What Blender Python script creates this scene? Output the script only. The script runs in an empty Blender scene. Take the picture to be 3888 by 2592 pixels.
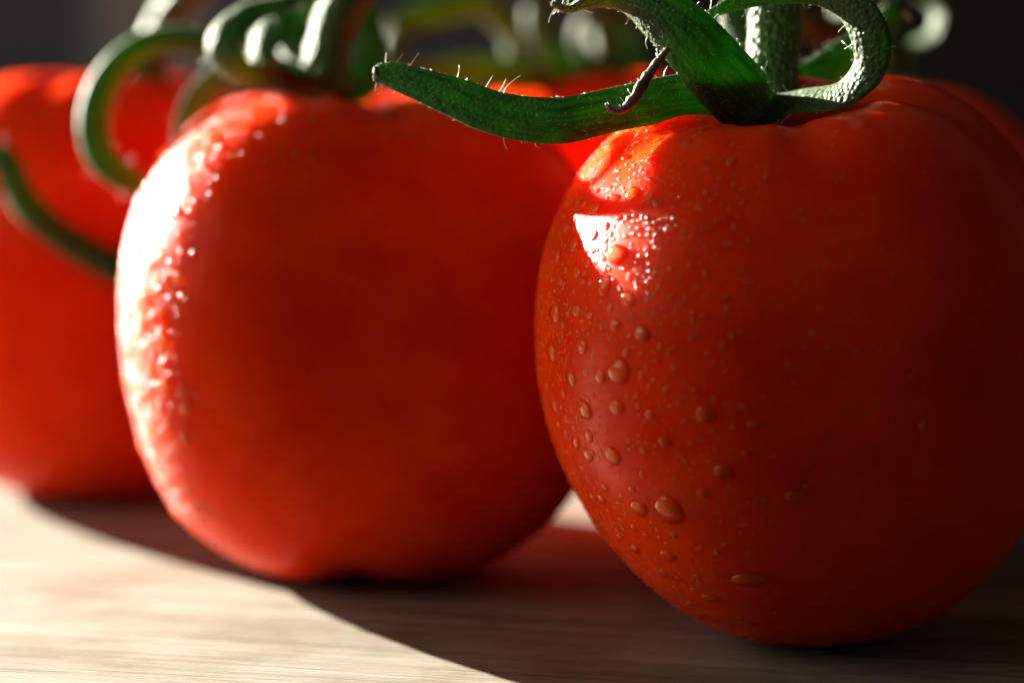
import bpy, math, random
import numpy as np
from mathutils import Vector, Matrix
from mathutils.bvhtree import BVHTree

random.seed(7)
rng = np.random.default_rng(11)
R = math.radians
CM = 0.01                      # all lengths below are centimetres
scene = bpy.context.scene
col = scene.collection

# ------------------------------------------------------------------ camera
F_PX = 9633.0                  # 55 mm lens on a 22.2 mm wide sensor, in photo pixels
CAM_H = 6.5
PITCH = math.atan((1296 - 250) / F_PX)
cam_data = bpy.data.cameras.new("camera")
cam = bpy.data.objects.new("camera", cam_data)
col.objects.link(cam)
cam_data.sensor_width = 22.2
cam_data.lens = 55
cam_data.clip_start = 0.01
cam_data.clip_end = 20
cam.location = (0, 0, CAM_H * CM)
cam.rotation_euler = (R(90) - PITCH, 0, 0)
cam_data.dof.use_dof = True
cam_data.dof.focus_distance = 27.2 * CM
cam_data.dof.aperture_fstop = 5.6
cam_data.dof.aperture_blades = 0
scene.camera = cam

# ------------------------------------------------------------------ world and light
world = bpy.data.worlds.new("World")
scene.world = world
world.use_nodes = True
bg = world.node_tree.nodes["Background"]
bg.inputs["Color"].default_value = (1.0, 0.86, 0.70, 1)
bg.inputs["Strength"].default_value = 0.052

AZ, EL = R(44), R(14.2)          # low sunlight from behind on the left
SUN = Vector((-math.cos(AZ) * math.cos(EL), math.sin(AZ) * math.cos(EL), math.sin(EL)))
TARGET = Vector((0, 32, 2))

def lamp(name, kind, pos, target, **kw):
    d = bpy.data.lights.new(name, kind)
    for k, v in kw.items():
        setattr(d, k, v)
    o = bpy.data.objects.new(name, d)
    col.objects.link(o)
    o.location = Vector(pos) * CM
    o.rotation_euler = (Vector(target) - Vector(pos)).to_track_quat('-Z', 'Y').to_euler()
    return o

SUN_DIST = 500
lamp("sunlight_lamp", 'SPOT', TARGET + SUN * SUN_DIST, TARGET, energy=13000, color=(1.0, 0.93, 0.80),
     shadow_soft_size=SUN_DIST * CM * math.tan(R(0.42)), spot_size=R(30), spot_blend=0.2)
lamp("window_skylight", 'AREA', (-110, 22, 45), (5, 45, 3), energy=5.6, color=(1.0, 0.94, 0.84),
     shape='RECTANGLE', size=0.9, size_y=0.8)

vs = scene.view_settings
vs.view_transform = 'Standard'
vs.look = 'None'
vs.gamma = 1
vs.exposure = 0.0
cy = scene.cycles
cy.use_denoising = True
cy.use_adaptive_sampling = False
cy.max_bounces = 16
cy.transmission_bounces = 12
cy.glossy_bounces = 6
cy.transparent_max_bounces = 12
cy.sample_clamp_indirect = 6
cy.caustics_refractive = True
cy.caustics_reflective = True
cy.blur_glossy = 0.3

# ------------------------------------------------------------------ helpers
FWD = Vector((0, math.cos(PITCH), -math.sin(PITCH)))
UP = Vector((0, math.sin(PITCH), math.cos(PITCH)))
CAMPOS = Vector((0, 0, CAM_H))

def ray_dir(u, v):
    """view direction for a spot measured on the 2352-pixel-wide print of the photograph"""
    x = (u * 3888 / 2352 - 1944) / F_PX
    y = (v * 3888 / 2352 - 1296) / F_PX
    return FWD + Vector((x, 0, 0)) - UP * y

def at(u, v, d):
    return CAMPOS + ray_dir(u, v) * d

def u2cm(n, d):
    return n * 3888 / 2352 / F_PX * d

def make_obj(name, verts, faces, mat, parent=None, smooth=True, origin=(0, 0, 0)):
    me = bpy.data.meshes.new(name)
    org = np.array(origin, dtype=float)
    vv = (np.asarray(verts, dtype=float) - org) * CM
    me.from_pydata(vv.tolist(), [], faces)
    me.update()
    if smooth:
        me.polygons.foreach_set("use_smooth", [True] * len(me.polygons))
    me.materials.append(mat)
    o = bpy.data.objects.new(name, me)
    col.objects.link(o)
    if parent is not None:
        o.parent = parent
        # parents carry location only, at a world spot in metres
        p = Vector((0, 0, 0)); q = parent
        while q is not None:
            p += q.location; q = q.parent
        o.location = Vector(origin) * CM - p
    else:
        o.location = Vector(origin) * CM
    return o

def tag(o, label, cat=None, group=None, kind=None):
    o["label"] = label
    if cat: o["category"] = cat
    if group: o["group"] = group
    if kind: o["kind"] = kind
    return o

def empty(name, loc):
    o = bpy.data.objects.new(name, None)
    col.objects.link(o)
    o.empty_display_size = 0.005
    o.location = Vector(loc) * CM
    return o

def catmull(P, n):
    P = [np.asarray(p, float) for p in P]
    P = [2 * P[0] - P[1]] + P + [2 * P[-1] - P[-2]]
    m = len(P) - 3
    out = []
    for k in range(n):
        t = k / (n - 1) * m
        i = min(int(t), m - 1); t -= i
        p0, p1, p2, p3 = P[i:i + 4]
        out.append(0.5 * ((2 * p1) + (-p0 + p2) * t + (2 * p0 - 5 * p1 + 4 * p2 - p3) * t * t + (-p0 + 3 * p1 - 3 * p2 + p3) * t ** 3))
    return np.array(out)

def frames(path):
    T = np.gradient(path, axis=0)
    T /= np.linalg.norm(T, axis=1)[:, None] + 1e-9
    return T

# ------------------------------------------------------------------ materials
def new_mat(name):
    m = bpy.data.materials.new(name)
    m.use_nodes = True
    nt = m.node_tree
    nt.nodes.clear()
    out = nt.nodes.new("ShaderNodeOutputMaterial")
    return m, nt, out

def N(nt, t, **kw):
    n = nt.nodes.new(t)
    for k, v in kw.items():
        if k in n.inputs.keys():
            n.inputs[k].default_value = v
        else:
            setattr(n, k, v)
    return n

def ramp(nt, stops):
    n = nt.nodes.new("ShaderNodeValToRGB")
    e = n.color_ramp.elements
    while len(e) > 1: e.remove(e[-1])
    e[0].position, e[0].color = stops[0][0], (*stops[0][1], 1)
    for p, c in stops[1:]:
        x = e.new(p); x.color = (*c, 1)
    return n

def skin_material():
    m, nt, out = new_mat("tomato_skin")
    L = nt.links.new
    tc = N(nt, "ShaderNodeTexCoord")
    p = N(nt, "ShaderNodeBsdfPrincipled")
    big = N(nt, "ShaderNodeTexNoise", Scale=90.0, Detail=6.0, Roughness=0.65)
    L(tc.outputs["Object"], big.inputs["Vector"])
    r1 = ramp(nt, [(0.3, (0.72, 0.018, 0.0005)), (0.7, (0.90, 0.055, 0.0010))])
    L(big.outputs["Fac"], r1.inputs["Fac"])
    # pale pores and dried specks
    mp = N(nt, "ShaderNodeMapping")
    mp.inputs["Scale"].default_value = (0.8, 0.8, 1.7)
    L(tc.outputs["Object"], mp.inputs["Vector"])
    vo = N(nt, "ShaderNodeTexVoronoi", Scale=1150.0)
    L(mp.outputs["Vector"], vo.inputs["Vector"])
    r2 = ramp(nt, [(0.08, (1, 1, 1)), (0.17, (0, 0, 0))])
    L(vo.outputs["Distance"], r2.inputs["Fac"])
    gate = N(nt, "ShaderNodeTexNoise", Scale=180.0, Detail=2.0)
    L(tc.outputs["Object"], gate.inputs["Vector"])
    r3 = ramp(nt, [(0.46, (0, 0, 0)), (0.64, (0.75, 0.75, 0.75))])
    L(gate.outputs["Fac"], r3.inputs["Fac"])
    mu = N(nt, "ShaderNodeMath", operation='MULTIPLY')
    L(r2.outputs["Color"], mu.inputs[0]); L(r3.outputs["Color"], mu.inputs[1])
    mx = N(nt, "ShaderNodeMixRGB")
    mx.inputs["Color2"].default_value = (0.62, 0.14, 0.035, 1)
    L(mu.outputs[0], mx.inputs["Fac"]); L(r1.outputs["Color"], mx.inputs["Color1"])
    L(mx.outputs["Color"], p.inputs["Base Color"])
    rr = ramp(nt, [(0.3, (0.24,) * 3), (0.7, (0.34,) * 3)])
    g2 = N(nt, "ShaderNodeTexNoise", Scale=300.0, Detail=4.0)
    L(tc.outputs["Object"], g2.inputs["Vector"])
    L(g2.outputs["Fac"], rr.inputs["Fac"])
    L(rr.outputs["Color"], p.inputs["Roughness"])
    p.inputs["IOR"].default_value = 1.36
    p.inputs["Specular IOR Level"].default_value = 0.08
    p.inputs["Subsurface Weight"].default_value = 1.0
    p.inputs["Subsurface Radius"].default_value = (1.0, 0.07, 0.02)
    p.inputs["Subsurface Scale"].default_value = 0.0065
    bm = N(nt, "ShaderNodeBump", Strength=0.10, Distance=0.0004)
    nz = N(nt, "ShaderNodeTexNoise", Scale=900.0, Detail=4.0)
    L(tc.outputs["Object"], nz.inputs["Vector"])
    ad = N(nt, "ShaderNodeMath", operation='ADD')
    L(nz.outputs["Fac"], ad.inputs[0]); L(mu.outputs[0], ad.inputs[1])
    L(ad.outputs[0], bm.inputs["Height"])
    L(bm.outputs["Normal"], p.inputs["Normal"])
    sp = N(nt, "ShaderNodeBsdfDiffuse")
    sp.inputs["Color"].default_value = (1.0, 0.24, 0.02, 1)
    ms = N(nt, "ShaderNodeMixShader")
    half = N(nt, "ShaderNodeMath", operation='MULTIPLY')
    half.inputs[1].default_value = 0.9
    L(mu.outputs[0], half.inputs[0]); L(half.outputs[0], ms.inputs[0])
    L(p.outputs[0], ms.inputs[1]); L(sp.outputs[0], ms.inputs[2])
    L(ms.outputs[0], out.inputs["Surface"])
    return m

def green_material(name, dark, light, translucent=0.35, bump=0.5, scale=700.0, sheen=0.5, streak=False):
    m, nt, out = new_mat(name)
    L = nt.links.new
    tc = N(nt, "ShaderNodeTexCoord")
    p = N(nt, "ShaderNodeBsdfPrincipled")
    n1 = N(nt, "ShaderNodeTexNoise", Scale=260.0, Detail=5.0, Roughness=0.65)
    L(tc.outputs["Object"], n1.inputs["Vector"])
    fac = n1.outputs["Fac"]
    if streak:                     # veins running along the strap
        mp = N(nt, "ShaderNodeMapping")
        mp.inputs["Scale"].default_value = (9.0, 1.6, 1.0)
        L(tc.outputs["UV"], mp.inputs["Vector"])
        n2 = N(nt, "ShaderNodeTexNoise", Scale=1.0, Detail=4.0, Roughness=0.6)
        L(mp.outputs["Vector"], n2.inputs["Vector"])
        av = N(nt, "ShaderNodeMix")
        av.inputs[0].default_value = 0.6
        L(n1.outputs["Fac"], av.inputs[2]); L(n2.outputs["Fac"], av.inputs[3])
        fac = av.outputs[0]
    c = ramp(nt, [(0.36, dark), (0.64, light)])
    L(fac, c.inputs["Fac"])
    L(c.outputs["Color"], p.inputs["Base Color"])
    p.inputs["Roughness"].default_value = 0.55
    p.inputs["Specular IOR Level"].default_value = 0.3
    p.inputs["Sheen Weight"].default_value = sheen
    p.inputs["Sheen Roughness"].default_value = 0.45
    p.inputs["Sheen Tint"].default_value = (0.9, 1.0, 0.88, 1)
    v = N(nt, "ShaderNodeTexVoronoi", Scale=scale)
    L(tc.outputs["Object"], v.inputs["Vector"])
    inv = N(nt, "ShaderNodeMath", operation='SUBTRACT')
    inv.inputs[0].default_value = 1.0
    L(v.outputs["Distance"], inv.inputs[1])
    ad = N(nt, "ShaderNodeMath", operation='ADD')
    L(inv.outputs[0], ad.inputs[0]); L(fac, ad.inputs[1])
    b = N(nt, "ShaderNodeBump", Strength=bump, Distance=0.0006)
    L(ad.outputs[0], b.inputs["Height"])
    L(b.outputs["Normal"], p.inputs["Normal"])
    if translucent > 0:
        t = N(nt, "ShaderNodeBsdfTranslucent")
        tcr = ramp(nt, [(0.36, (0.008, 0.075, 0.002)), (0.64, (0.06, 0.30, 0.008))])
        L(fac, tcr.inputs["Fac"])
        L(tcr.outputs["Color"], t.inputs["Color"])
        mix = N(nt, "ShaderNodeMixShader")
        mix.inputs[0].default_value = translucent
        L(p.outputs[0], mix.inputs[1]); L(t.outputs[0], mix.inputs[2])
        L(mix.outputs[0], out.inputs["Surface"])
    else:
        L(p.outputs[0], out.inputs["Surface"])
    return m

def simple_material(name, color, rough=0.6, noise=0.25, scale=300.0, **kw):
    m, nt, out = new_mat(name)
    L = nt.links.new
    tc = N(nt, "ShaderNodeTexCoord")
    p = N(nt, "ShaderNodeBsdfPrincipled")
    n1 = N(nt, "ShaderNodeTexNoise", Scale=scale, Detail=4.0)
    L(tc.outputs["Object"], n1.inputs["Vector"])
    c = ramp(nt, [(0.3, tuple(x * (1 - noise) for x in color)), (0.7, tuple(min(1, x * (1 + noise)) for x in color))])
    L(n1.outputs["Fac"], c.inputs["Fac"])
    L(c.outputs["Color"], p.inputs["Base Color"])
    p.inputs["Roughness"].default_value = rough
    for k, v in kw.items():
        p.inputs[k].default_value = v
    b = N(nt, "ShaderNodeBump", Strength=0.3, Distance=0.0005)
    L(n1.outputs["Fac"], b.inputs["Height"])
    L(b.outputs["Normal"], p.inputs["Normal"])
    L(p.outputs[0], out.inputs["Surface"])
    return m

def water_material(name="water", rough=0.07, clear=0.82):
    m, nt, out = new_mat(name)
    L = nt.links.new
    g = N(nt, "ShaderNodeBsdfRefraction", Roughness=rough * 0.6, IOR=1.33)
    t = N(nt, "ShaderNodeBsdfTransparent")
    mix = N(nt, "ShaderNodeMixShader")
    mix.inputs[0].default_value = clear
    L(g.outputs[0], mix.inputs[1]); L(t.outputs[0], mix.inputs[2])
    fr = N(nt, "ShaderNodeFresnel", IOR=1.33)
    gl = N(nt, "ShaderNodeBsdfGlossy", Roughness=rough)
    top = N(nt, "ShaderNodeMixShader")
    L(fr.outputs[0], top.inputs[0]); L(mix.outputs[0], top.inputs[1]); L(gl.outputs[0], top.inputs[2])
    L(top.outputs[0], out.inputs["Surface"])
    return m

def wood_material():
    m, nt, out = new_mat("pale_wood")
    L = nt.links.new
    tc = N(nt, "ShaderNodeTexCoord")
    rot = N(nt, "ShaderNodeMapping")
    rot.inputs["Rotation"].default_value = (0, 0, R(14))
    L(tc.outputs["Object"], rot.inputs["Vector"])
    mp = N(nt, "ShaderNodeMapping")
    mp.inputs["Scale"].default_value = (14, 260, 14)
    L(rot.outputs["Vector"], mp.inputs["Vector"])
    n1 = N(nt, "ShaderNodeTexNoise", Scale=1.0, Detail=6.0, Roughness=0.6, Distortion=0.4)
    L(mp.outputs["Vector"], n1.inputs["Vector"])
    mp2 = N(nt, "ShaderNodeMapping")
    mp2.inputs["Scale"].default_value = (45, 900, 45)
    L(rot.outputs["Vector"], mp2.inputs["Vector"])
    n2 = N(nt, "ShaderNodeTexNoise", Scale=1.0, Detail=5.0, Roughness=0.7)
    L(mp2.outputs["Vector"], n2.inputs["Vector"])
    n3 = N(nt, "ShaderNodeTexNoise", Scale=60.0, Detail=5.0, Roughness=0.6)
    L(rot.outputs["Vector"], n3.inputs["Vector"])
    c1 = ramp(nt, [(0.30, (0.150, 0.124, 0.086)), (0.45, (0.210, 0.188, 0.144)), (0.68, (0.27, 0.250, 0.205))])
    L(n1.outputs["Fac"], c1.inputs["Fac"])
    c2 = ramp(nt, [(0.30, (0.50, 0.43, 0.34)), (0.50, (1, 1, 1))])
    L(n2.outputs["Fac"], c2.inputs["Fac"])
    mu = N(nt, "ShaderNodeMixRGB", blend_type='MULTIPLY')
    mu.inputs["Fac"].default_value = 0.5
    L(c1.outputs["Color"], mu.inputs["Color1"]); L(c2.outputs["Color"], mu.inputs["Color2"])
    c3 = ramp(nt, [(0.36, (0.60, 0.50, 0.38)), (0.56, (1, 1, 1))])
    L(n3.outputs["Fac"], c3.inputs["Fac"])
    mu2 = N(nt, "ShaderNodeMixRGB", blend_type='MULTIPLY')
    mu2.inputs["Fac"].default_value = 0.7
    L(mu.outputs["Color"], mu2.inputs["Color1"]); L(c3.outputs["Color"], mu2.inputs["Color2"])
    p = N(nt, "ShaderNodeBsdfPrincipled")
    L(mu2.outputs["Color"], p.inputs["Base Color"])
    p.inputs["Roughness"].default_value = 0.7
    p.inputs["Specular IOR Level"].default_value = 0.25
    b = N(nt, "ShaderNodeBump", Strength=0.5, Distance=0.0006)
    L(n2.outputs["Fac"], b.inputs["Height"])
    L(b.outputs["Normal"], p.inputs["Normal"])
    L(p.outputs[0], out.inputs["Surface"])
    return m

SKIN = skin_material()
SEPAL = green_material("sepal_green", (0.018, 0.058, 0.008), (0.055, 0.13, 0.024), 0.34, 0.4, 1700.0, 0.15, True)
STEM = green_material("stem_green", (0.020, 0.072, 0.010), (0.055, 0.14, 0.024), 0.0, 0.8, 1300.0, 0.15)
HAIR = simple_material("plant_hair", (0.42, 0.50, 0.32), 0.35, 0.1)
DRY = simple_material("withered_brown", (0.10, 0.08, 0.05), 0.55, 0.5, 500.0)
WATER = water_material()
DEW = water_material('dew_water', 0.26, 0.45)
def wet_glow_material():
    # wet skin under a bead, with the light focused there painted in as orange
    m, nt, out = new_mat("wet_skin_painted_glow")
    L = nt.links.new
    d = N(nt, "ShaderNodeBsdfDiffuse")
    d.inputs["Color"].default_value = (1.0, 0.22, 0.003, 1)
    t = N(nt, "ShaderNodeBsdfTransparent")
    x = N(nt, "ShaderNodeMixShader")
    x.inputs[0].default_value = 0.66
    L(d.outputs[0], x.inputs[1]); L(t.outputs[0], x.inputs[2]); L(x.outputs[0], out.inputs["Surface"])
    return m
WET_GLOW = wet_glow_material()
WOOD = wood_material()

# ------------------------------------------------------------------ setting
def box(name, x0, x1, y0, y1, z0, z1, mat):
    v = [(x, y, z) for z in (z0, z1) for y in (y0, y1) for x in (x0, x1)]
    f = [(0, 2, 3, 1), (4, 5, 7, 6), (0, 1, 5, 4), (2, 6, 7, 3), (0, 4, 6, 2), (1, 3, 7, 5)]
    return make_obj(name, v, f, mat, smooth=False)

t = box("table_top", -26, 16, 25.3, 62, -2.4, 0, WOOD)
t["kind"] = "structure"
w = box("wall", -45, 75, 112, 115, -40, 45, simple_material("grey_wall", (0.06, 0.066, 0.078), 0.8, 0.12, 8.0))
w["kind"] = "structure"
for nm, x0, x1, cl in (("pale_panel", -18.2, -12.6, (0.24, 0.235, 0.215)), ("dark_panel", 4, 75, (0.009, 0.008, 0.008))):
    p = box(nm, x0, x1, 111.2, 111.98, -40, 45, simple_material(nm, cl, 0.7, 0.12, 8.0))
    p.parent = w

# ------------------------------------------------------------------ tomatoes
def tomato_surface(a, c, nl=5, ph=0.0, lobe=0.02, groove=0.10, dep=0.55, taper=0.10, sq=2.35, sqb=None, cleft=0.0, cleft_ang=0.0, eq=0.25, seed=0, nu=176, nv=110):
    """a = half width, c = half height; returns verts (cm, base at z=0) and faces"""
    r = np.random.default_rng(seed)
    th = np.linspace(0, 2 * np.pi, nu, endpoint=False)
    phi = np.linspace(0, np.pi, nv)
    TH, PH = np.meshgrid(th, phi)
    s, k = np.sin(PH), np.cos(PH)
    e = np.where(k > 0, 2 / sq, 2 / (sqb or sq))
    rho = np.abs(s) ** e
    z = np.sign(k) * np.abs(k) ** e
    # below the equator the fruit narrows a little
    rho = rho * np.where(z < 0, 1 - taper * np.abs(z) ** 1.4, 1 - 0.02 * z ** 2)
    lob = np.cos(nl * TH + ph)
    wl = np.where(z > 0, eq + (1 - eq) * z ** 2, eq * (1 - 0.75 * z ** 2))
    rho_l = rho * (1 + lobe * lob * wl)
    for q in range(1, 5):                      # uneven growth
        rho_l = rho_l * (1 + r.normal(0, 0.008) * np.cos(q * TH + r.uniform(0, 6.28)))
    x = a * rho_l * np.cos(TH); y = a * rho_l * np.sin(TH)
    zz = c * z
    top = z > 0
    dip = dep * np.exp(-(rho / 0.34) ** 2) + groove * np.clip(-lob, 0, 1) ** 2 * np.exp(-((rho - 0.42) / 0.26) ** 2)
    zz = np.where(top, zz - dip, zz)
    bot = 0.16 * np.exp(-(rho / 0.22) ** 2) 
    if cleft:
        d = np.abs(np.angle(np.exp(1j * (TH - cleft_ang))))
        bot = bot + cleft * np.exp(-(d / 0.30) ** 2) * np.exp(-((rho - 0.5) / 0.33) ** 2)
        crease = cleft * 0.5 * np.exp(-(d / 0.30) ** 2) * np.exp(-((rho - 0.75) / 0.2) ** 2)
        sc = np.where(z < 0, 1 - crease / a, 1)
        x, y = x * sc, y * sc
    zz = np.where(~top, zz + bot, zz)
    zz = zz + r.normal(0, 0.01) 
    V = np.stack([x, y, zz], -1).reshape(-1, 3)
    V[:, 2] -= V[:, 2].min()
    F = []
    for i in range(nv - 1):
        for j in range(nu):
            j2 = (j + 1) % nu
            A, B, C, D = i * nu + j, i * nu + j2, (i + 1) * nu + j2, (i + 1) * nu + j
            if i == 0: F.append((A, D, C))
            elif i == nv - 2: F.append((A, D, B))
            else: F.append((A, D, C, B))
    return V, F

class Tomato:
    pass

def build_tomato(center, a, c, tilt, label, **kw):
    """center = (x, y) on the table, tilt = (lean to the right, lean away) in degrees"""
    T = Tomato()
    V, F = tomato_surface(a, c, **kw)
    M = Matrix.Rotation(R(-tilt[1]), 3, 'X') @ Matrix.Rotation(R(tilt[0]), 3, 'Y')
    Mn = np.array(M)
    pivot = np.array([0, 0, c])
    V = (V - pivot) @ Mn.T + pivot
    V[:, 2] -= V[:, 2].min()
    V += np.array([center[0], center[1], 0.0])
    T.root = empty("tomato", (center[0], center[1], 0))
    tag(T.root, label, "tomato", "ripe vine tomatoes on the table")
    T.skin = make_obj("skin", V, F, SKIN, T.root, origin=(center[0], center[1], 0))
    T.V, T.F = V, F
    T.bvh = BVHTree.FromPolygons([Vector(v) for v in V], F)
    nu = kw.get("nu", 176)
    T.pole = Vector(V[:nu].mean(axis=0))
    T.axis = M @ Vector((0, 0, 1))
    T.center = Vector((center[0], center[1], c))
    return T

front = build_tomato((3.30, 28.4), 3.05, 3.28, (-7, -11), "big ripe red tomato in front, beaded with water and topped by long curling sepals",
                     nl=5, ph=R(-110), lobe=0.032, eq=0.8, groove=0.09, dep=0.62, taper=0.13, sq=2.3, sqb=2.25, seed=3)
left = build_tomato((-1.88, 32.5), 3.25, 3.24, (0, -2), "ripe tomato with blazing sunlit dewy rim, between the far and front tomatoes",
                    nl=4, ph=R(126), lobe=0.07, eq=0.95, groove=0.12, dep=0.55, taper=0.11, sq=2.4, sqb=2.8, seed=5, cleft=0.15, cleft_ang=-1.62)
far = build_tomato((-6.3, 38.8), 3.25, 3.40, (0, 0), "blurred tomato farthest towards the sunlit side, crossed by curled sepals",
                   nl=5, ph=0.0, lobe=0.02, groove=0.1, dep=0.5, taper=0.05, sq=2.1, sqb=2.7, seed=8)
backr = build_tomato((4.5, 34.7), 3.2, 3.34, (0, 0), "dim blurred tomato whose shoulder shows behind the big front tomato",
                     nl=5, ph=2.0, lobe=0.02, groove=0.1, dep=0.5, taper=0.12, sq=2.3, seed=9)
backc = build_tomato((1.45, 40.2), 2.65, 3.4, (0, 0), "mostly hidden shaded tomato in the gap behind the two nearest tomatoes",
                     nl=5, ph=2.6, lobe=0.02, groove=0.1, dep=0.5, taper=0.12, sq=2.3, seed=12)

# ------------------------------------------------------------------ green parts
def hairs_mesh(name, items, parent, rad=0.0055):
    V, F = [], []
    for base, dr, ln, bend in items:
        base = np.asarray(base, float); dr = np.asarray(dr, float)
        dr = dr / (np.linalg.norm(dr) + 1e-9)
        ref = np.array([0.3, 0.5, 0.8]); s1 = np.cross(dr, ref); s1 /= np.linalg.norm(s1) + 1e-9
        s2 = np.cross(dr, s1)
        b0 = len(V); nseg = 4
        for k in range(nseg + 1):
            tt = k / nseg
            c0 = base + dr * ln * tt + np.asarray(bend) * ln * tt * tt
            rr = rad * (1 - 0.6 * tt) * (1.0 if ln > 0.045 else 0.55)
            if k == nseg: rr = rad * (0.9 if ln > 0.045 else 0.5)          # little gland at the end
            for q in range(3):
                an = q * 2.0944
                V.append(c0 + (s1 * math.cos(an) + s2 * math.sin(an)) * rr)
            if k:
                i0, i1 = b0 + (k - 1) * 3, b0 + k * 3
                for q in range(3):
                    q2 = (q + 1) % 3
                    F.append((i0 + q, i0 + q2, i1 + q2, i1 + q))
        F.append((b0 + nseg * 3, b0 + nseg * 3 + 1, b0 + nseg * 3 + 2))
    o = make_obj(name, V, F, HAIR, parent, origin=tuple(V[0]))
    o["kind"] = "stuff"
    return o

def ribbon(pts, parent, mat=None, thick=0.055, curl=0.09, n=64, name="sepal", hair=14, hair_len=(0.06, 0.17), fuzz=0, seed=1, tip=None):
    """pts: (u, v, depth, width, twist): a leafy strap seen face on where twist = 0"""
    r = np.random.default_rng(seed)
    mat = mat or SEPAL
    P = catmull([at(p[0], p[1], p[2]) for p in pts], n)
    Wd = catmull([(p[3], p[4], 0) for p in pts], n)
    T = frames(P)
    view = P - np.array(CAMPOS); view /= np.linalg.norm(view, axis=1)[:, None]
    side = np.cross(T, view); side /= np.linalg.norm(side, axis=1)[:, None] + 1e-9
    nrm = np.cross(side, T)
    ms = 11
    S = np.linspace(-1, 1, ms)
    V = []; edge_a = []; edge_b = []
    wob = np.cumsum(r.normal(0, 1, n)); wob = np.convolve(wob - wob.mean(), np.ones(7) / 7, 'same') * 0.006
    wob2 = np.cumsum(r.normal(0, 1, n)); wob2 = np.convolve(wob2 - wob2.mean(), np.ones(7) / 7, 'same') * 0.006
    for i in range(n):
        tw = R(Wd[i, 1]); w = max(Wd[i, 0], 0.02)
        sd = side[i] * math.cos(tw) + nrm[i] * math.sin(tw)
        nn = -side[i] * math.sin(tw) + nrm[i] * math.cos(tw)
        up, dn = [], []
        for s in S:
            hw = w * 0.5 * (1 + (wob[i] if s > 0 else wob2[i]) * abs(s))
            o = P[i] + sd * hw * s + nn * (curl * w * (s * s - 0.4))
            th = min(thick, w * 0.5) * (0.25 + 0.75 * (1 - s * s)) * 0.5
            rib = 0.35 * th * math.exp(-(s / 0.16) ** 2)
            up.append(o - nn * (th + 0)); dn.append(o + nn * (th + rib))
        V += up + dn[::-1]
        edge_a.append((up[0], -sd)); edge_b.append((up[-1], sd))
    k = 2 * ms
    F = []
    for i in range(n - 1):
        for q in range(k):
            q2 = (q + 1) % k
            F.append((i * k + q, i * k + q2, (i + 1) * k + q2, (i + 1) * k + q))
    F.append(tuple(range(k))[::-1]); F.append(tuple((n - 1) * k + q for q in range(k)))
    o = make_obj(name, V, F, mat, parent, origin=tuple(P[0]))
    arc = np.concatenate([[0], np.cumsum(np.linalg.norm(np.diff(P, axis=0), axis=1))])
    uvl = o.data.uv_layers.new(name="strap")
    li = np.zeros(len(o.data.loops), dtype=np.int32); o.data.loops.foreach_get("vertex_index", li)
    ring, q = li // k, li % k
    sv = np.where(q < ms, q, 2 * ms - 1 - q) / (ms - 1)
    uvl.data.foreach_set("uv", np.stack([sv, arc[ring]], -1).ravel())
    items = []
    for _ in range(hair):
        i = r.integers(2, n - 1)
        e, d = (edge_a if r.random() < 0.5 else edge_b)[i]
        d = d + r.normal(0, 0.35, 3)
        items.append((e, d, r.uniform(*hair_len), r.normal(0, 0.35, 3)))
    for _ in range(fuzz):
        i = r.integers(1, n - 1); q = r.integers(0, k)
        b = np.asarray(V[i * k + q]); d = b - P[i] + r.normal(0, 0.02, 3)
        b = b + (np.asarray(V[(i + 1) * k + q]) - b) * r.random()
        d = nrm[i] * (-1 if q < ms else 1) + r.normal(0, 0.5, 3)
        items.append((b, d, r.uniform(0.008, 0.04), r.normal(0, 0.3, 3)))
    if items: hairs_mesh("hair", items, o)
    if tip is not None:
        i0 = int(n * tip)
        Vt = []
        for i in range(i0, n):
            cc = P[i]; g = 1.06
            Vt += [cc + (np.asarray(V[i * k + q]) - cc) * g + r.normal(0, 0.006, 3) for q in range(k)]
        m2 = n - i0
        Ft = [(i * k + q, i * k + (q + 1) % k, (i + 1) * k + (q + 1) % k, (i + 1) * k + q) for i in range(m2 - 1) for q in range(k)]
        Ft.append(tuple(range(k))[::-1]); Ft.append(tuple((m2 - 1) * k + q for q in range(k)))
        make_obj("withered_tip", Vt, Ft, DRY, o, origin=tuple(P[i0]))
    return o

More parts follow.
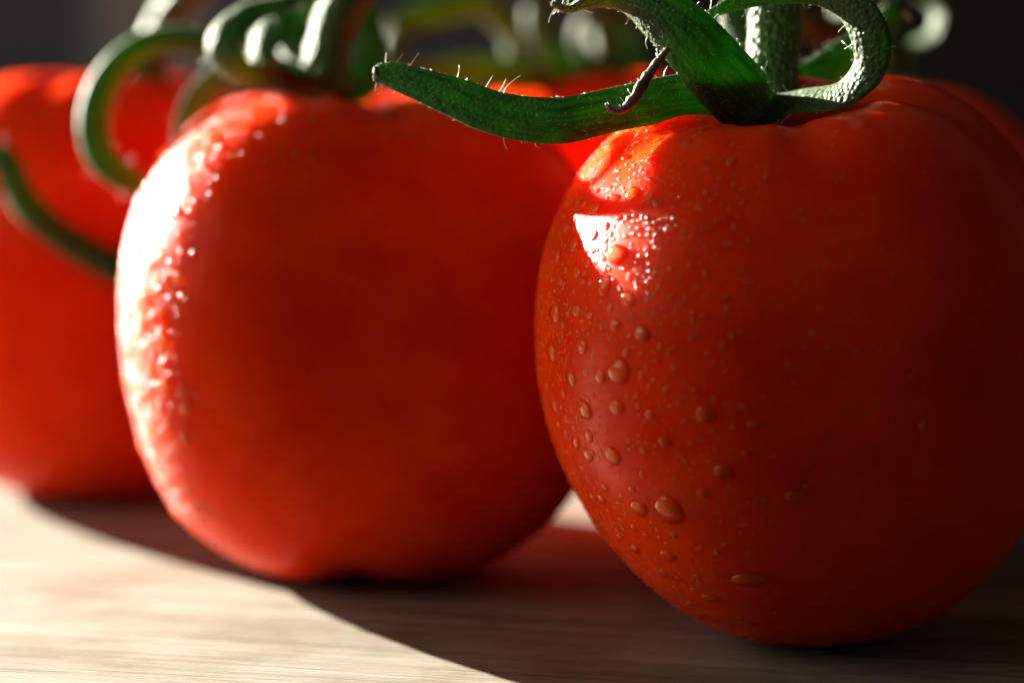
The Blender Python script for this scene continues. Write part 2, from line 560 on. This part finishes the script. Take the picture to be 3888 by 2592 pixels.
def tube(P, rad, parent, mat=None, name="stem", n=40, seg=20, fuzz=0, fuzz_len=(0.02, 0.06), seed=2, rough=0.03):
    r = np.random.default_rng(seed)
    mat = mat or STEM
    C = catmull(P, n); Rd = catmull([(x, 0, 0) for x in rad], n)[:, 0]
    T = frames(C)
    ref = np.array([0.35, 1.0, 0.1]); V, F = [], []
    bump = r.normal(0, rough, (n, seg))
    bump = (bump + np.roll(bump, 1, 0) + np.roll(bump, 1, 1)) / 2
    nr = []
    for i in range(n):
        s1 = np.cross(T[i], ref); s1 /= np.linalg.norm(s1); s2 = np.cross(s1, T[i])
        for q in range(seg):
            an = 2 * np.pi * q / seg
            d = s1 * math.cos(an) + s2 * math.sin(an)
            V.append(C[i] + d * Rd[i] * (1 + bump[i, q])); nr.append(d)
    for i in range(n - 1):
        for q in range(seg):
            q2 = (q + 1) % seg
            F.append((i * seg + q, i * seg + q2, (i + 1) * seg + q2, (i + 1) * seg + q))
    F.append(tuple(range(seg))[::-1]); F.append(tuple((n - 1) * seg + q for q in range(seg)))
    o = make_obj(name, V, F, mat, parent, origin=tuple(C[0]))
    if fuzz:
        items = []
        for _ in range(fuzz):
            i = r.integers(0, n - 1); q = r.integers(0, seg)
            b = np.asarray(V[i * seg + q]) + (np.asarray(V[(i + 1) * seg + q]) - np.asarray(V[i * seg + q])) * r.random()
            items.append((b, nr[i * seg + q] + r.normal(0, 0.35, 3), r.uniform(*fuzz_len), r.normal(0, 0.3, 3)))
        hairs_mesh("hair", items, o)
    return o

# ---- front tomato: pedicel and calyx
tube([at(1772, 262, 28.5), at(1772, 215, 28.5), at(1775, 120, 28.55), at(1785, 0, 28.7), at(1800, -120, 29.2), Vector((2.9, 31.5, 9.0)), Vector((2.45, 33.6, 9.5))],
     [0.40, 0.325, 0.298, 0.305, 0.31, 0.33, 0.34], front.root, fuzz=1500, fuzz_len=(0.012, 0.04), seed=21)
FS = dict(parent=front.root)
# long strap reaching left over the neighbour
ribbon([(1740, 235, 28.0, 0.50, 35), (1680, 222, 27.8, 0.54, 25), (1560, 225, 27.6, 0.52, 15), (1420, 250, 27.4, 0.48, 5), (1280, 277, 27.3, 0.50, 0),
        (1150, 262, 27.4, 0.48, -5), (1040, 222, 27.5, 0.44, -8), (950, 190, 27.6, 0.34, -5), (890, 172, 27.7, 0.26, 0), (858, 170, 27.7, 0.13, 0)],
       seed=31, n=90, hair=26, hair_len=(0.04, 0.17), fuzz=1300, tip=0.945, **FS)
# broad strap standing up to the left, folded over at the top
ribbon([(1775, 262, 28.1, 0.42, -10), (1722, 235, 27.6, 0.72, -6), (1650, 165, 27.3, 0.74, 0), (1570, 75, 27.2, 0.66, 6), (1490, 22, 27.3, 0.55, 22),
        (1420, -2, 27.5, 0.42, 45), (1350, 8, 27.6, 0.22, 55), (1305, 22, 27.6, 0.10, 40), (1268, 8, 27.6, 0.055, 0)],
       seed=32, n=90, hair=34, hair_len=(0.04, 0.15), fuzz=1600, tip=0.90, **FS)
# loop on the right
ribbon([(1740, 258, 28.0, 0.50, 50), (1830, 230, 27.7, 0.46, 58), (1925, 212, 27.2, 0.46, 52), (1988, 160, 26.9, 0.46, 36), (1998, 90, 26.8, 0.46, 26),
        (1955, 18, 26.9, 0.44, 30), (1870, -18, 27.2, 0.40, 40), (1760, -8, 27.5, 0.26, 35), (1680, 12, 27.6, 0.17, 25), (1612, 42, 27.6, 0.06, 0)],
       seed=33, n=100, hair=44, hair_len=(0.04, 0.14), fuzz=600, **FS)
# straps at the back of the calyx
ribbon([(1800, 215, 29.0, 0.5, 10), (1870, 185, 29.6, 0.50, 5), (1945, 130, 30.2, 0.44, 0), (2000, 85, 30.6, 0.34, 10), (2050, 20, 30.8, 0.28, 20), (2085, -40, 30.9, 0.1, 20)],
       seed=34, hair=16, fuzz=200, **FS)
ribbon([(1740, 215, 29.1, 0.45, 0), (1700, 150, 29.8, 0.42, 10), (1690, 60, 30.4, 0.40, 10), (1700, -40, 30.6, 0.3, 0), (1720, -110, 30.6, 0.1, 0)],
       seed=35, hair=16, fuzz=200, **FS)
# dry curled thread hanging by the broad strap
tube([at(1534, 112, 27.1), at(1505, 150, 27.05), at(1475, 195, 27.0), at(1450, 235, 27.0), at(1425, 254, 27.0), at(1402, 250, 27.0), at(1394, 236, 27.0)],
     [0.03, 0.052, 0.06, 0.055, 0.045, 0.04, 0.02], front.root, DRY, "withered_thread", n=40, seg=10, fuzz=24, fuzz_len=(0.03, 0.09), seed=5, rough=0.16)

# ---- left tomato
tube([at(742, 215, 32.4), at(748, 150, 32.4), at(765, 70, 32.5), at(795, 0, 32.7), at(825, -90, 33.4), Vector((-2.2, 34.6, 9.5))],
     [0.36, 0.29, 0.285, 0.29, 0.29, 0.29], left.root, fuzz=500, seed=22)
LS = dict(parent=left.root)
ribbon([(735, 205, 32.2, 0.5, 40), (640, 180, 31.6, 0.42, 50), (560, 172, 31.2, 0.46, 50), (512, 130, 31.0, 0.50, 42), (515, 80, 31.0, 0.50, 40), (570, 30, 31.1, 0.42, 45), (650, 5, 31.2, 0.28, 50), (740, -20, 31.3, 0.1, 50)],
       seed=41, hair=20, fuzz=200, **LS)
ribbon([(720, 205, 32.4, 0.5, 30), (600, 175, 32.9, 0.46, 30), (520, 180, 33.4, 0.44, 20), (460, 225, 33.8, 0.40, 10), (425, 285, 34.0, 0.30, 0), (405, 330, 34.0, 0.08, 0)], seed=42, hair=16, **LS)
ribbon([(740, 205, 32.8, 0.5, 0), (690, 140, 33.4, 0.42, 0), (660, 70, 33.8, 0.40, 0), (650, 0, 34.0, 0.34, 0), (655, -70, 34.0, 0.1, 0)], seed=43, hair=10, **LS)
ribbon([(770, 205, 32.6, 0.5, 0), (835, 190, 32.8, 0.44, 0), (848, 120, 33.0, 0.42, 0), (838, 40, 33.2, 0.40, 0), (820, -60, 33.2, 0.1, 0)], seed=44, hair=10, **LS)
ribbon([(720, 205, 32.9, 0.5, 0), (715, 120, 33.8, 0.40, 0), (715, 40, 34.3, 0.42, 0), (720, -60, 34.3, 0.2, 0)], seed=45, hair=10, **LS)

# ---- far tomato: pedicel; arching sepals of the left tomato that cross it
tube([at(330, 195, 37.8), at(350, 120, 37.9), at(400, 20, 37.6), at(470, -80, 37.0), Vector((-4.6, 36.6, 9.2))], [0.36, 0.28, 0.26, 0.26, 0.27], far.root, fuzz=0, seed=23)
ribbon([(720, 205, 32.5, 0.45, 40), (600, 150, 33.0, 0.42, 50), (490, 108, 33.4, 0.42, 55), (400, 94, 33.5, 0.42, 40), (310, 122, 33.5, 0.43, 35), (246, 190, 33.5, 0.45, 30), (220, 275, 33.5, 0.46, 30), (232, 350, 33.5, 0.44, 30),
        (275, 395, 33.6, 0.42, 35), (340, 430, 33.9, 0.30, 30), (390, 450, 34.2, 0.1, 30)], seed=51, hair=10, curl=0.2, thick=0.30, **LS)
# a long one that drops behind the fruit and comes out low on the sunny side
ribbon([(715, 205, 33.2, 0.46, 30), (650, 255, 35.0, 0.46, 30), (560, 420, 36.0, 0.46, 30), (430, 590, 35.6, 0.46, 30), (320, 635, 35.5, 0.45, 30), (230, 600, 35.4, 0.44, 30), (130, 540, 35.2, 0.44, 30), (50, 465, 35.0, 0.44, 30),
        (8, 375, 35.0, 0.42, 40), (-35, 365, 35.2, 0.34, 45), (-60, 420, 35.4, 0.1, 40)],
       seed=52, hair=8, curl=0.2, thick=0.30, n=90, **LS)

# ---- back tomatoes
tube([at(1400, 215, 40.2), at(1395, 120, 40.3), at(1380, 20, 40.0), at(1360, -90, 39.0), Vector((0.6, 35.2, 9.7))], [0.36, 0.28, 0.27, 0.27, 0.28], backc.root, seed=24)
BS = dict(parent=backc.root)
ribbon([(1395, 200, 39.8, 0.5, 0), (1270, 185, 38.6, 0.42, 0), (1120, 160, 37.8, 0.46, 20), (1000, 165, 37.4, 0.44, 40), (910, 160, 37.2, 0.36, 50), (870, 120, 37.2, 0.1, 50)], seed=61, hair=0, **BS)
ribbon([(1390, 200, 39.8, 0.5, 20), (1270, 190, 39.2, 0.4, 35), (1190, 160, 38.6, 0.42, 40), (1170, 80, 38.0, 0.44, 40), (1100, 15, 37.6, 0.46, 30), (980, 35, 37.2, 0.42, 20), (890, 55, 37.0, 0.14, 20)], seed=62, hair=0, **BS)
ribbon([(1390, 190, 39.9, 0.5, 20), (1300, 150, 39.4, 0.4, 20), (1240, 90, 39.0, 0.42, 30), (1230, 10, 38.8, 0.40, 30), (1250, -60, 38.6, 0.1, 30)], seed=63, hair=0, **BS)
ribbon([(1410, 200, 40.4, 0.5, 0), (1440, 130, 40.8, 0.44, 0), (1430, 60, 41.0, 0.42, 0), (1400, -20, 41.0, 0.2, 0)], seed=64, hair=0, **BS)

ribbon([(1380, 190, 39.6, 0.4, 30), (1180, 195, 38.4, 0.30, 30), (1010, 190, 37.6, 0.28, 30), (900, 130, 37.2, 0.28, 30), (920, 70, 37.2, 0.26, 30), (990, 60, 37.3, 0.08, 30)], seed=65, hair=0, **BS)
ribbon([(1380, 180, 39.8, 0.4, 30), (1330, 90, 39.2, 0.30, 40), (1370, 20, 38.8, 0.28, 40), (1440, 30, 38.7, 0.26, 40), (1450, 90, 38.7, 0.08, 40)], seed=66, hair=0, **BS)
ribbon([(725, 205, 32.0, 0.4, 40), (660, 185, 31.5, 0.34, 50), (600, 150, 31.3, 0.42, 50), (608, 90, 31.3, 0.50, 45), (655, 50, 31.4, 0.40, 40), (700, 75, 31.4, 0.06, 40)], seed=46, hair=8, **LS)
tube([at(2040, 190, 36.6), at(2040, 110, 36.6), at(2030, 10, 36.4), at(2010, -90, 36.0), Vector((4.6, 33.4, 9.5))], [0.36, 0.28, 0.27, 0.27, 0.28], backr.root, seed=25)
RS = dict(parent=backr.root)
ribbon([(2045, 150, 36.0, 0.45, 55), (2090, 112, 35.6, 0.40, 60), (2145, 75, 35.4, 0.40, 60), (2150, 20, 35.4, 0.38, 55), (2100, -15, 35.5, 0.3, 50), (2050, 0, 35.6, 0.1, 50)], seed=71, hair=0, **RS)
ribbon([(2020, 190, 35.6, 0.7, 35), (1990, 120, 35.8, 1.0, 40), (1965, 30, 35.9, 1.0, 40), (1950, -60, 36.0, 0.7, 40), (1945, -120, 36.0, 0.15, 40)], seed=73, hair=0, **RS)  # broad upright sepal added to shade the top of this tomato
ribbon([(2030, 150, 36.2, 0.45, 30), (1930, 90, 35.8, 0.42, 30), (1860, 60, 35.6, 0.4, 30), (1800, 40, 35.6, 0.1, 30)], seed=72, hair=0, **RS)

# ---- the truss stalk they all hang from, just above the view
vine = empty("vine_stem", (0.5, 34.6, 9.8))
tag(vine, "thick green vine stalk joining the tomato stems above the bunch", "vine stem")
tube([Vector((-7.5, 38.4, 9.0)), Vector((-4.6, 36.7, 9.4)), Vector((-2.2, 35.0, 9.75)), Vector((0.6, 34.9, 9.9)), Vector((2.5, 34.0, 9.7)), Vector((4.6, 33.5, 9.7)), Vector((8.0, 33.0, 9.4))],
     [0.30, 0.36, 0.40, 0.40, 0.40, 0.38, 0.36], vine, name="stalk", n=60, fuzz=400, seed=26)

ribbon([(850, -140, 40.1, 0.25, 0), (905, -136, 40.6, 0.8, 5), (1035, -132, 41.4, 1.0, 0), (1135, -130, 42.1, 0.9, -5), (1210, -124, 42.7, 0.2, 0)], vine, name="added_shade_leaf", hair=12, seed=81)  # leaf added above the view to keep sun off the back-right tomato
tube([Vector((-2.3, 35.2, 9.8)), Vector((-2.7, 37.5, 9.9)), Vector((-2.6, 39.3, 9.2)), Vector((-2.3, 40.2, 8.55))], [0.14, 0.11, 0.09, 0.06], vine, name="added_shade_leaf_stalk", seed=82)  # carries the added shading leaf, also out of view

# ------------------------------------------------------------------ water drops
def drop_mesh(seed):
    r = np.random.default_rng(seed)
    seg, rings, h = 28, 8, r.uniform(0.36, 0.48)
    an = np.linspace(0, 2 * np.pi, seg, endpoint=False)
    out = 1 + sum(r.normal(0, s) * np.cos(q * an + r.uniform(0, 6.28)) for q, s in ((1, .05), (2, .07), (3, .045), (4, .02)))
    skew = r.uniform(-0.12, 0.12, 2)
    V = [(skew[0], skew[1], h)]; F = []
    prof = [(math.sin(k / rings * math.pi / 2) ** 0.92, h * math.cos(k / rings * math.pi / 2)) for k in range(1, rings + 1)]
    prof += [(0.99, -0.10)]
    for ro, z in prof:
        f = max(0, z / h)
        for q in range(seg):
            o = 1 + (out[q] - 1) * ro
            V.append((ro * o * math.cos(an[q]) + skew[0] * f, ro * o * math.sin(an[q]) + skew[1] * f, z))
    for q in range(seg):
        F.append((0, 1 + q, 1 + (q + 1) % seg))
    for k in range(len(prof) - 1):
        for q in range(seg):
            q2 = (q + 1) % seg
            F.append((1 + k * seg + q, 1 + (k + 1) * seg + q, 1 + (k + 1) * seg + q2, 1 + k * seg + q2))
    nd = len(F)
    b = len(V)                                  # cap of wet skin under the drop, focused light painted in its orange
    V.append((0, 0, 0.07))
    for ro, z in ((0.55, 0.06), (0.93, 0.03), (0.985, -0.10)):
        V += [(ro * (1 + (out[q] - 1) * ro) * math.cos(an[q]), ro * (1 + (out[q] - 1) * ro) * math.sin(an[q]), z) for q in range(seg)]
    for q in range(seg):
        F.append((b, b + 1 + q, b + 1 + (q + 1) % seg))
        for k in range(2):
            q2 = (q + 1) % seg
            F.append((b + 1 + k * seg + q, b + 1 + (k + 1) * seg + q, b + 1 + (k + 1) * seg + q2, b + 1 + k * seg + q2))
    me = bpy.data.meshes.new("water_drop")
    me.from_pydata([tuple(x * CM for x in v) for v in V], [], F)
    me.update()
    me.polygons.foreach_set("use_smooth", [True] * len(me.polygons))
    me.materials.append(WATER); me.materials.append(WET_GLOW)
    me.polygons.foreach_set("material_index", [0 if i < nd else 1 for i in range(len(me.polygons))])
    return me

DROPS = [drop_mesh(100 + k) for k in range(12)]
taken = []

def place_drop(T, loc, nrm, rx, ry, label, group):
    """rx across, ry up and down the fruit (cm)"""
    up = Vector((0, 0, 1)); up = (up - nrm * up.dot(nrm)).normalized()
    sx = up.cross(nrm)
    M = Matrix((sx, up, nrm)).transposed().to_4x4()
    o = bpy.data.objects.new("water_drop", random.choice(DROPS))
    col.objects.link(o)
    hz = min(rx, ry)
    o.matrix_world = Matrix.Translation(loc * CM) @ M @ Matrix.Diagonal((rx, ry, hz, 1))
    tag(o, label, "water drop", group)
    taken.append((loc.copy(), max(rx, ry)))
    return o

G_SUN = "water drops glowing in the sunlit patch of the front tomato"
G_SHADE = "water drops on the shaded flank of the front tomato"
G_TOP = "water drops on the sunlit shoulder under the calyx"
L_SUN = "glowing amber water drop in the sunlit patch on the front tomato"
L_SHADE = "clear orange water drop clinging to the shaded flank of the front tomato"
L_TOP = "amber water drop on the sunlit shoulder below the front tomato's calyx"

c5 = [(400,835,75,115),(418,1015,75,90),(415,1270,90,105),(282,1290,60,150),(455,1510,95,115),(258,1540,55,130),(600,1105,80,150),(495,950,50,75),
      (670,1365,80,85),(505,1080,40,60),(350,730,40,60),(405,680,30,35),(420,560,40,70),(690,900,140,150),(790,500,150,120),(670,530,75,85),(535,595,100,120),
      (535,770,65,80),(615,715,50,65),(700,655,65,50),(640,465,35,35),(555,480,35,45),(465,570,50,60),(625,628,40,30),(325,1365,30,50),(290,915,40,90),
      (250,1070,35,50),(315,1085,30,50),(345,1005,35,50),(525,420,50,60),(760,1200,90,110),(850,1430,90,100),(505,1300,35,60),(440,880,20,30),
      (935,85,60,40),(960,143,80,45),(1060,45,70,40),(1110,95,65,40),(1150,155,80,50),(1255,85,40,30),(1230,10,70,25),(1270,38,40,25),(1440,285,70,90),
      (745,260,100,60),(945,235,70,45)]
c6 = [(695,365,140,170),(575,400,85,100),(475,375,50,60),(385,410,65,115),(325,515,55,75),(470,625,110,140),(685,605,105,110),(350,685,50,60),(270,590,60,110),
      (500,790,70,85),(415,835,65,95),(490,915,85,110),(660,920,110,125),(560,945,40,40),(460,1010,45,50),(600,1135,65,75),(583,1210,80,85),(520,1195,50,70),
      (785,1145,50,50),(710,1190,40,40),(690,1235,40,35),(830,1270,110,120),(1020,1280,195,200),(708,1350,50,45),(795,1400,60,55),(725,1415,60,45),
      (875,1450,60,45),(945,1510,50,35),(805,1535,80,65),(700,1460,60,60),(1065,1445,70,45),(515,460,40,40),(650,1050,30,25),(610,750,40,40),(310,410,40,50),
      (900,655,70,70),(1270,650,150,120),(1000,835,90,80),(1380,1030,150,100),(1250,1170,90,70),(850,120,100,110),(770,885,35,40),(860,890,45,60),
      (745,240,50,60),(1600,715,100,60),(1540,910,60,50),(1860,1190,150,90)]
c8 = [(715,500,85,70),(690,575,60,50),(1090,605,150,105),(910,690,100,60),(560,470,55,50),(815,715,60,30),(850,770,90,40),(760,600,45,30),(1080,810,100,50),(740,403,45,30)]
spots = [((1950 + x / 1.7425), (450 + y / 1.7425), w / 1.7425, h / 1.7425) for x, y, w, h in c5]
spots += [((1950 + x / 1.7425), (1200 + y / 1.7425), w / 1.7425, h / 1.7425) for x, y, w, h in c6]
spots += [((1950 + x / 1.2136), (1700 + y / 1.2136), w / 1.2136, h / 1.2136) for x, y, w, h in c8]
for px, py, w, h in spots:
    u, v = px * 2352 / 3888, py * 2352 / 3888
    d = ray_dir(u, v).normalized()
    loc, nrm, idx, dist = front.bvh.ray_cast(CAMPOS, d)
    if loc is None: continue
    ry = h * 0.5 * dist / F_PX
    rx = w * 0.5 * dist / F_PX
    face = max(0.35, -(Vector((d.x, d.y, 0)).normalized().dot(Vector((nrm.x, nrm.y, 0)).normalized())))
    rx = min(rx / face, ry * 1.25) if w < h * 1.3 else rx
    if v < 345: place_drop(front, loc, nrm, rx, max(ry, rx * 0.8), L_TOP, G_TOP)
    elif v < 600 and u > 1340: place_drop(front, loc, nrm, rx, ry, L_SUN, G_SUN)
    elif abs(u - 1533) < 12 and abs(v - 1170) < 14:
        place_drop(front, loc, nrm, rx, ry, "largest clear water drop low on the shaded flank of the front tomato", G_SHADE)
    else:
        size = "large" if ry > 0.115 else "medium-sized" if ry > 0.07 else "small"
        shape = "oval" if ry > rx * 1.25 else "round"
        if u > 1500: zone = "on the front tomato's broad dark cheek"
        elif v < 760: zone = "just below the front tomato's sunlit patch"
        elif v < 1000: zone = "midway down the front tomato's shaded flank"
        else: zone = "low on the front tomato's shaded flank"
        place_drop(front, loc, nrm, rx, ry, "%s %s water drop %s" % (size, shape, zone), G_SHADE)

def surface_samples(T, n, density):
    V = T.V
    tris = np.array([(f[0], f[1], f[2]) for f in T.F] + [(f[0], f[2], f[3]) for f in T.F if len(f) == 4])
    A, B, C = V[tris[:, 0]], V[tris[:, 1]], V[tris[:, 2]]
    cr = np.cross(B - A, C - A); ar = np.linalg.norm(cr, axis=1)
    nr = cr / (ar[:, None] + 1e-12)
    cen = (A + B + C) / 3
    out = np.einsum('ij,ij->i', nr, cen - np.array(T.center)) < 0
    nr[out] *= -1
    wgt = ar * density(cen, nr); wgt /= wgt.sum()
    idx = rng.choice(len(tris), n, p=wgt)
    a, b = rng.random(n), rng.random(n)
    fl = a + b > 1; a[fl], b[fl] = 1 - a[fl], 1 - b[fl]
    P = A[idx] + (B[idx] - A[idx]) * a[:, None] + (C[idx] - A[idx]) * b[:, None]
    return P, nr[idx]

cam_np = np.array(CAMPOS)
def toward(cen, nr):
    vd = cam_np - cen; vd /= np.linalg.norm(vd, axis=1)[:, None]
    return np.einsum('ij,ij->i', vd, nr)

def dens_left(cen, nr):
    # the fruit was sprayed from the sunny side
    lf = np.exp(-((-nr[:, 0] - 0.80) / 0.17) ** 2) + 0.3 * np.clip(-nr[:, 0] * 0.5 + nr[:, 2] - 0.6, 0, 1)
    return lf * (toward(cen, nr) > -0.1) * (nr[:, 2] > -0.75)

def dens_front(cen, nr):
    lf = np.clip((-nr[:, 0] * 0.9 - nr[:, 1] * 0.35 + 0.02), 0, 1) ** 1.6 + 0.05 * np.clip(-nr[:, 0] + 0.4, 0, 1)
    return lf * (toward(cen, nr) > -0.1)

# small drops between the big ones
P, Nn = surface_samples(front, 260, dens_front)
cnt = 0
for p, q in zip(P, Nn):
    if cnt >= 60: break
    rr = float(rng.uniform(0.02, 0.045)); loc = Vector(p)
    if (CAMPOS - loc).normalized().dot(Vector(q)) < 0.08 or any((loc - l).length < rr + r0 for l, r0 in taken): continue
    place_drop(front, loc, Vector(q), rr, rr * rng.uniform(0.95, 1.2), "tiny round water bead on the front tomato's flank, %s" % ("high by the calyx" if loc.z > 4.6 else "at mid height" if loc.z > 2.4 else "close to the table"), "tiny water beads between the larger drops of the front tomato")
    cnt += 1

# drops on the sunlit rim of the left tomato
P, Nn = surface_samples(left, 520, dens_left)
cnt = 0
for p, q in zip(P, Nn):
    if cnt >= 130: break
    rr = float(np.clip(rng.lognormal(math.log(0.062), 0.4), 0.03, 0.12))
    loc = Vector(p)
    if any((loc - l).length < rr + r0 for l, r0 in taken): continue
    place_drop(left, loc, Vector(q), rr, rr * rng.uniform(0.9, 1.25), "%s water drop on the sunlit rim of the middle tomato, %s" % ("big" if rr > 0.075 else "mid-sized" if rr > 0.05 else "tiny", "at its shoulder" if loc.z > 4.6 else "halfway up" if loc.z > 2.4 else "near the table"), "water drops on the sunlit rim of the middle tomato")
    cnt += 1

def dew(T, n, density, rmin, rmax, label, med):
    """fine spray too small and too many to count"""
    P, Nn = surface_samples(T, n, density)
    V, F, mats = [], [], []
    seg = 8
    prof = [(0.45, 0.46), (0.8, 0.30), (1.0, 0.0), (0.8, -0.2)]
    ca = [(math.cos(2 * math.pi * q / seg), math.sin(2 * math.pi * q / seg)) for q in range(seg)]
    tl = np.array([tuple(l) for l, r0 in taken]); tr = np.array([r0 for l, r0 in taken])
    for p, nn in zip(P, Nn):
        rr = float(np.clip(rng.lognormal(math.log(med), 0.5), rmin, rmax))
        if len(tl) and (np.linalg.norm(tl - p, axis=1) < tr + rr * 0.8).any(): continue
        s1 = np.cross(nn, (0.1, 0.2, 0.97)); s1 /= np.linalg.norm(s1); s2 = np.cross(nn, s1)
        b = len(V)
        asp = rng.uniform(0.9, 1.2)
        V.append(p + nn * rr * 0.53)
        for ro, z in prof:
            for c0, sn in ca:
                V.append(p + (s1 * c0 * ro + s2 * sn * ro * asp + nn * z) * rr)
        for q in range(seg):
            F.append((b, b + 1 + (q + 1) % seg, b + 1 + q))
        for k in range(len(prof) - 1):
            for q in range(seg):
                q2 = (q + 1) % seg
                F.append((b + 1 + k * seg + q, b + 1 + k * seg + q2, b + 1 + (k + 1) * seg + q2, b + 1 + (k + 1) * seg + q))
        F.append(tuple(b + 1 + 3 * seg + q for q in range(seg)))
        mats += [0] * (len(F) - len(mats))
        b2 = len(V)                              # wet skin inside the bead, coloured with the painted glow
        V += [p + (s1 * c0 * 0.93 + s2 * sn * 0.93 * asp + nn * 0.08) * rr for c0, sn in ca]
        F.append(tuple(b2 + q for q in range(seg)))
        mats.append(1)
    o = make_obj("dew", V, F, DEW, origin=tuple(T.center))
    o.data.materials.append(WET_GLOW)
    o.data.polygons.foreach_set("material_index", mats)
    # outward normals
    import bmesh
    bm = bmesh.new(); bm.from_mesh(o.data); bmesh.ops.recalc_face_normals(bm, faces=bm.faces); bm.to_mesh(o.data); bm.free()
    tag(o, label, "dew", kind="stuff")
    return o

def dens_patch(cen, nr):
    # heavier spray round the sunlit patch on the shoulder
    d = np.linalg.norm(cen - PATCH, axis=1)
    return np.exp(-(d / 0.95) ** 2) * (toward(cen, nr) > -0.05)

def dens_rim(cen, nr):
    return np.clip(-nr[:, 0] - 0.45, 0, 1) ** 0.7 * (toward(cen, nr) > -0.15) * (nr[:, 2] > -0.6) + 0.25 * np.clip(-nr[:, 0] * 0.5 + nr[:, 2] - 0.55, 0, 1) * (toward(cen, nr) > -0.05)

_l, _n, _i, _d = front.bvh.ray_cast(CAMPOS, ray_dir(1470, 545).normalized())
PATCH = np.array(_l)
dew(front, 3600, dens_front, 0.006, 0.03, "fine dew of tiny water beads over the front tomato's flank", 0.0125)
dew(front, 420, dens_patch, 0.010, 0.036, "sparkling dew of tiny beads round the sunlit patch of the front tomato", 0.020)
dew(left, 3200, dens_rim, 0.012, 0.05, "fine dew of tiny water beads along the middle tomato's sunlit rim", 0.026)
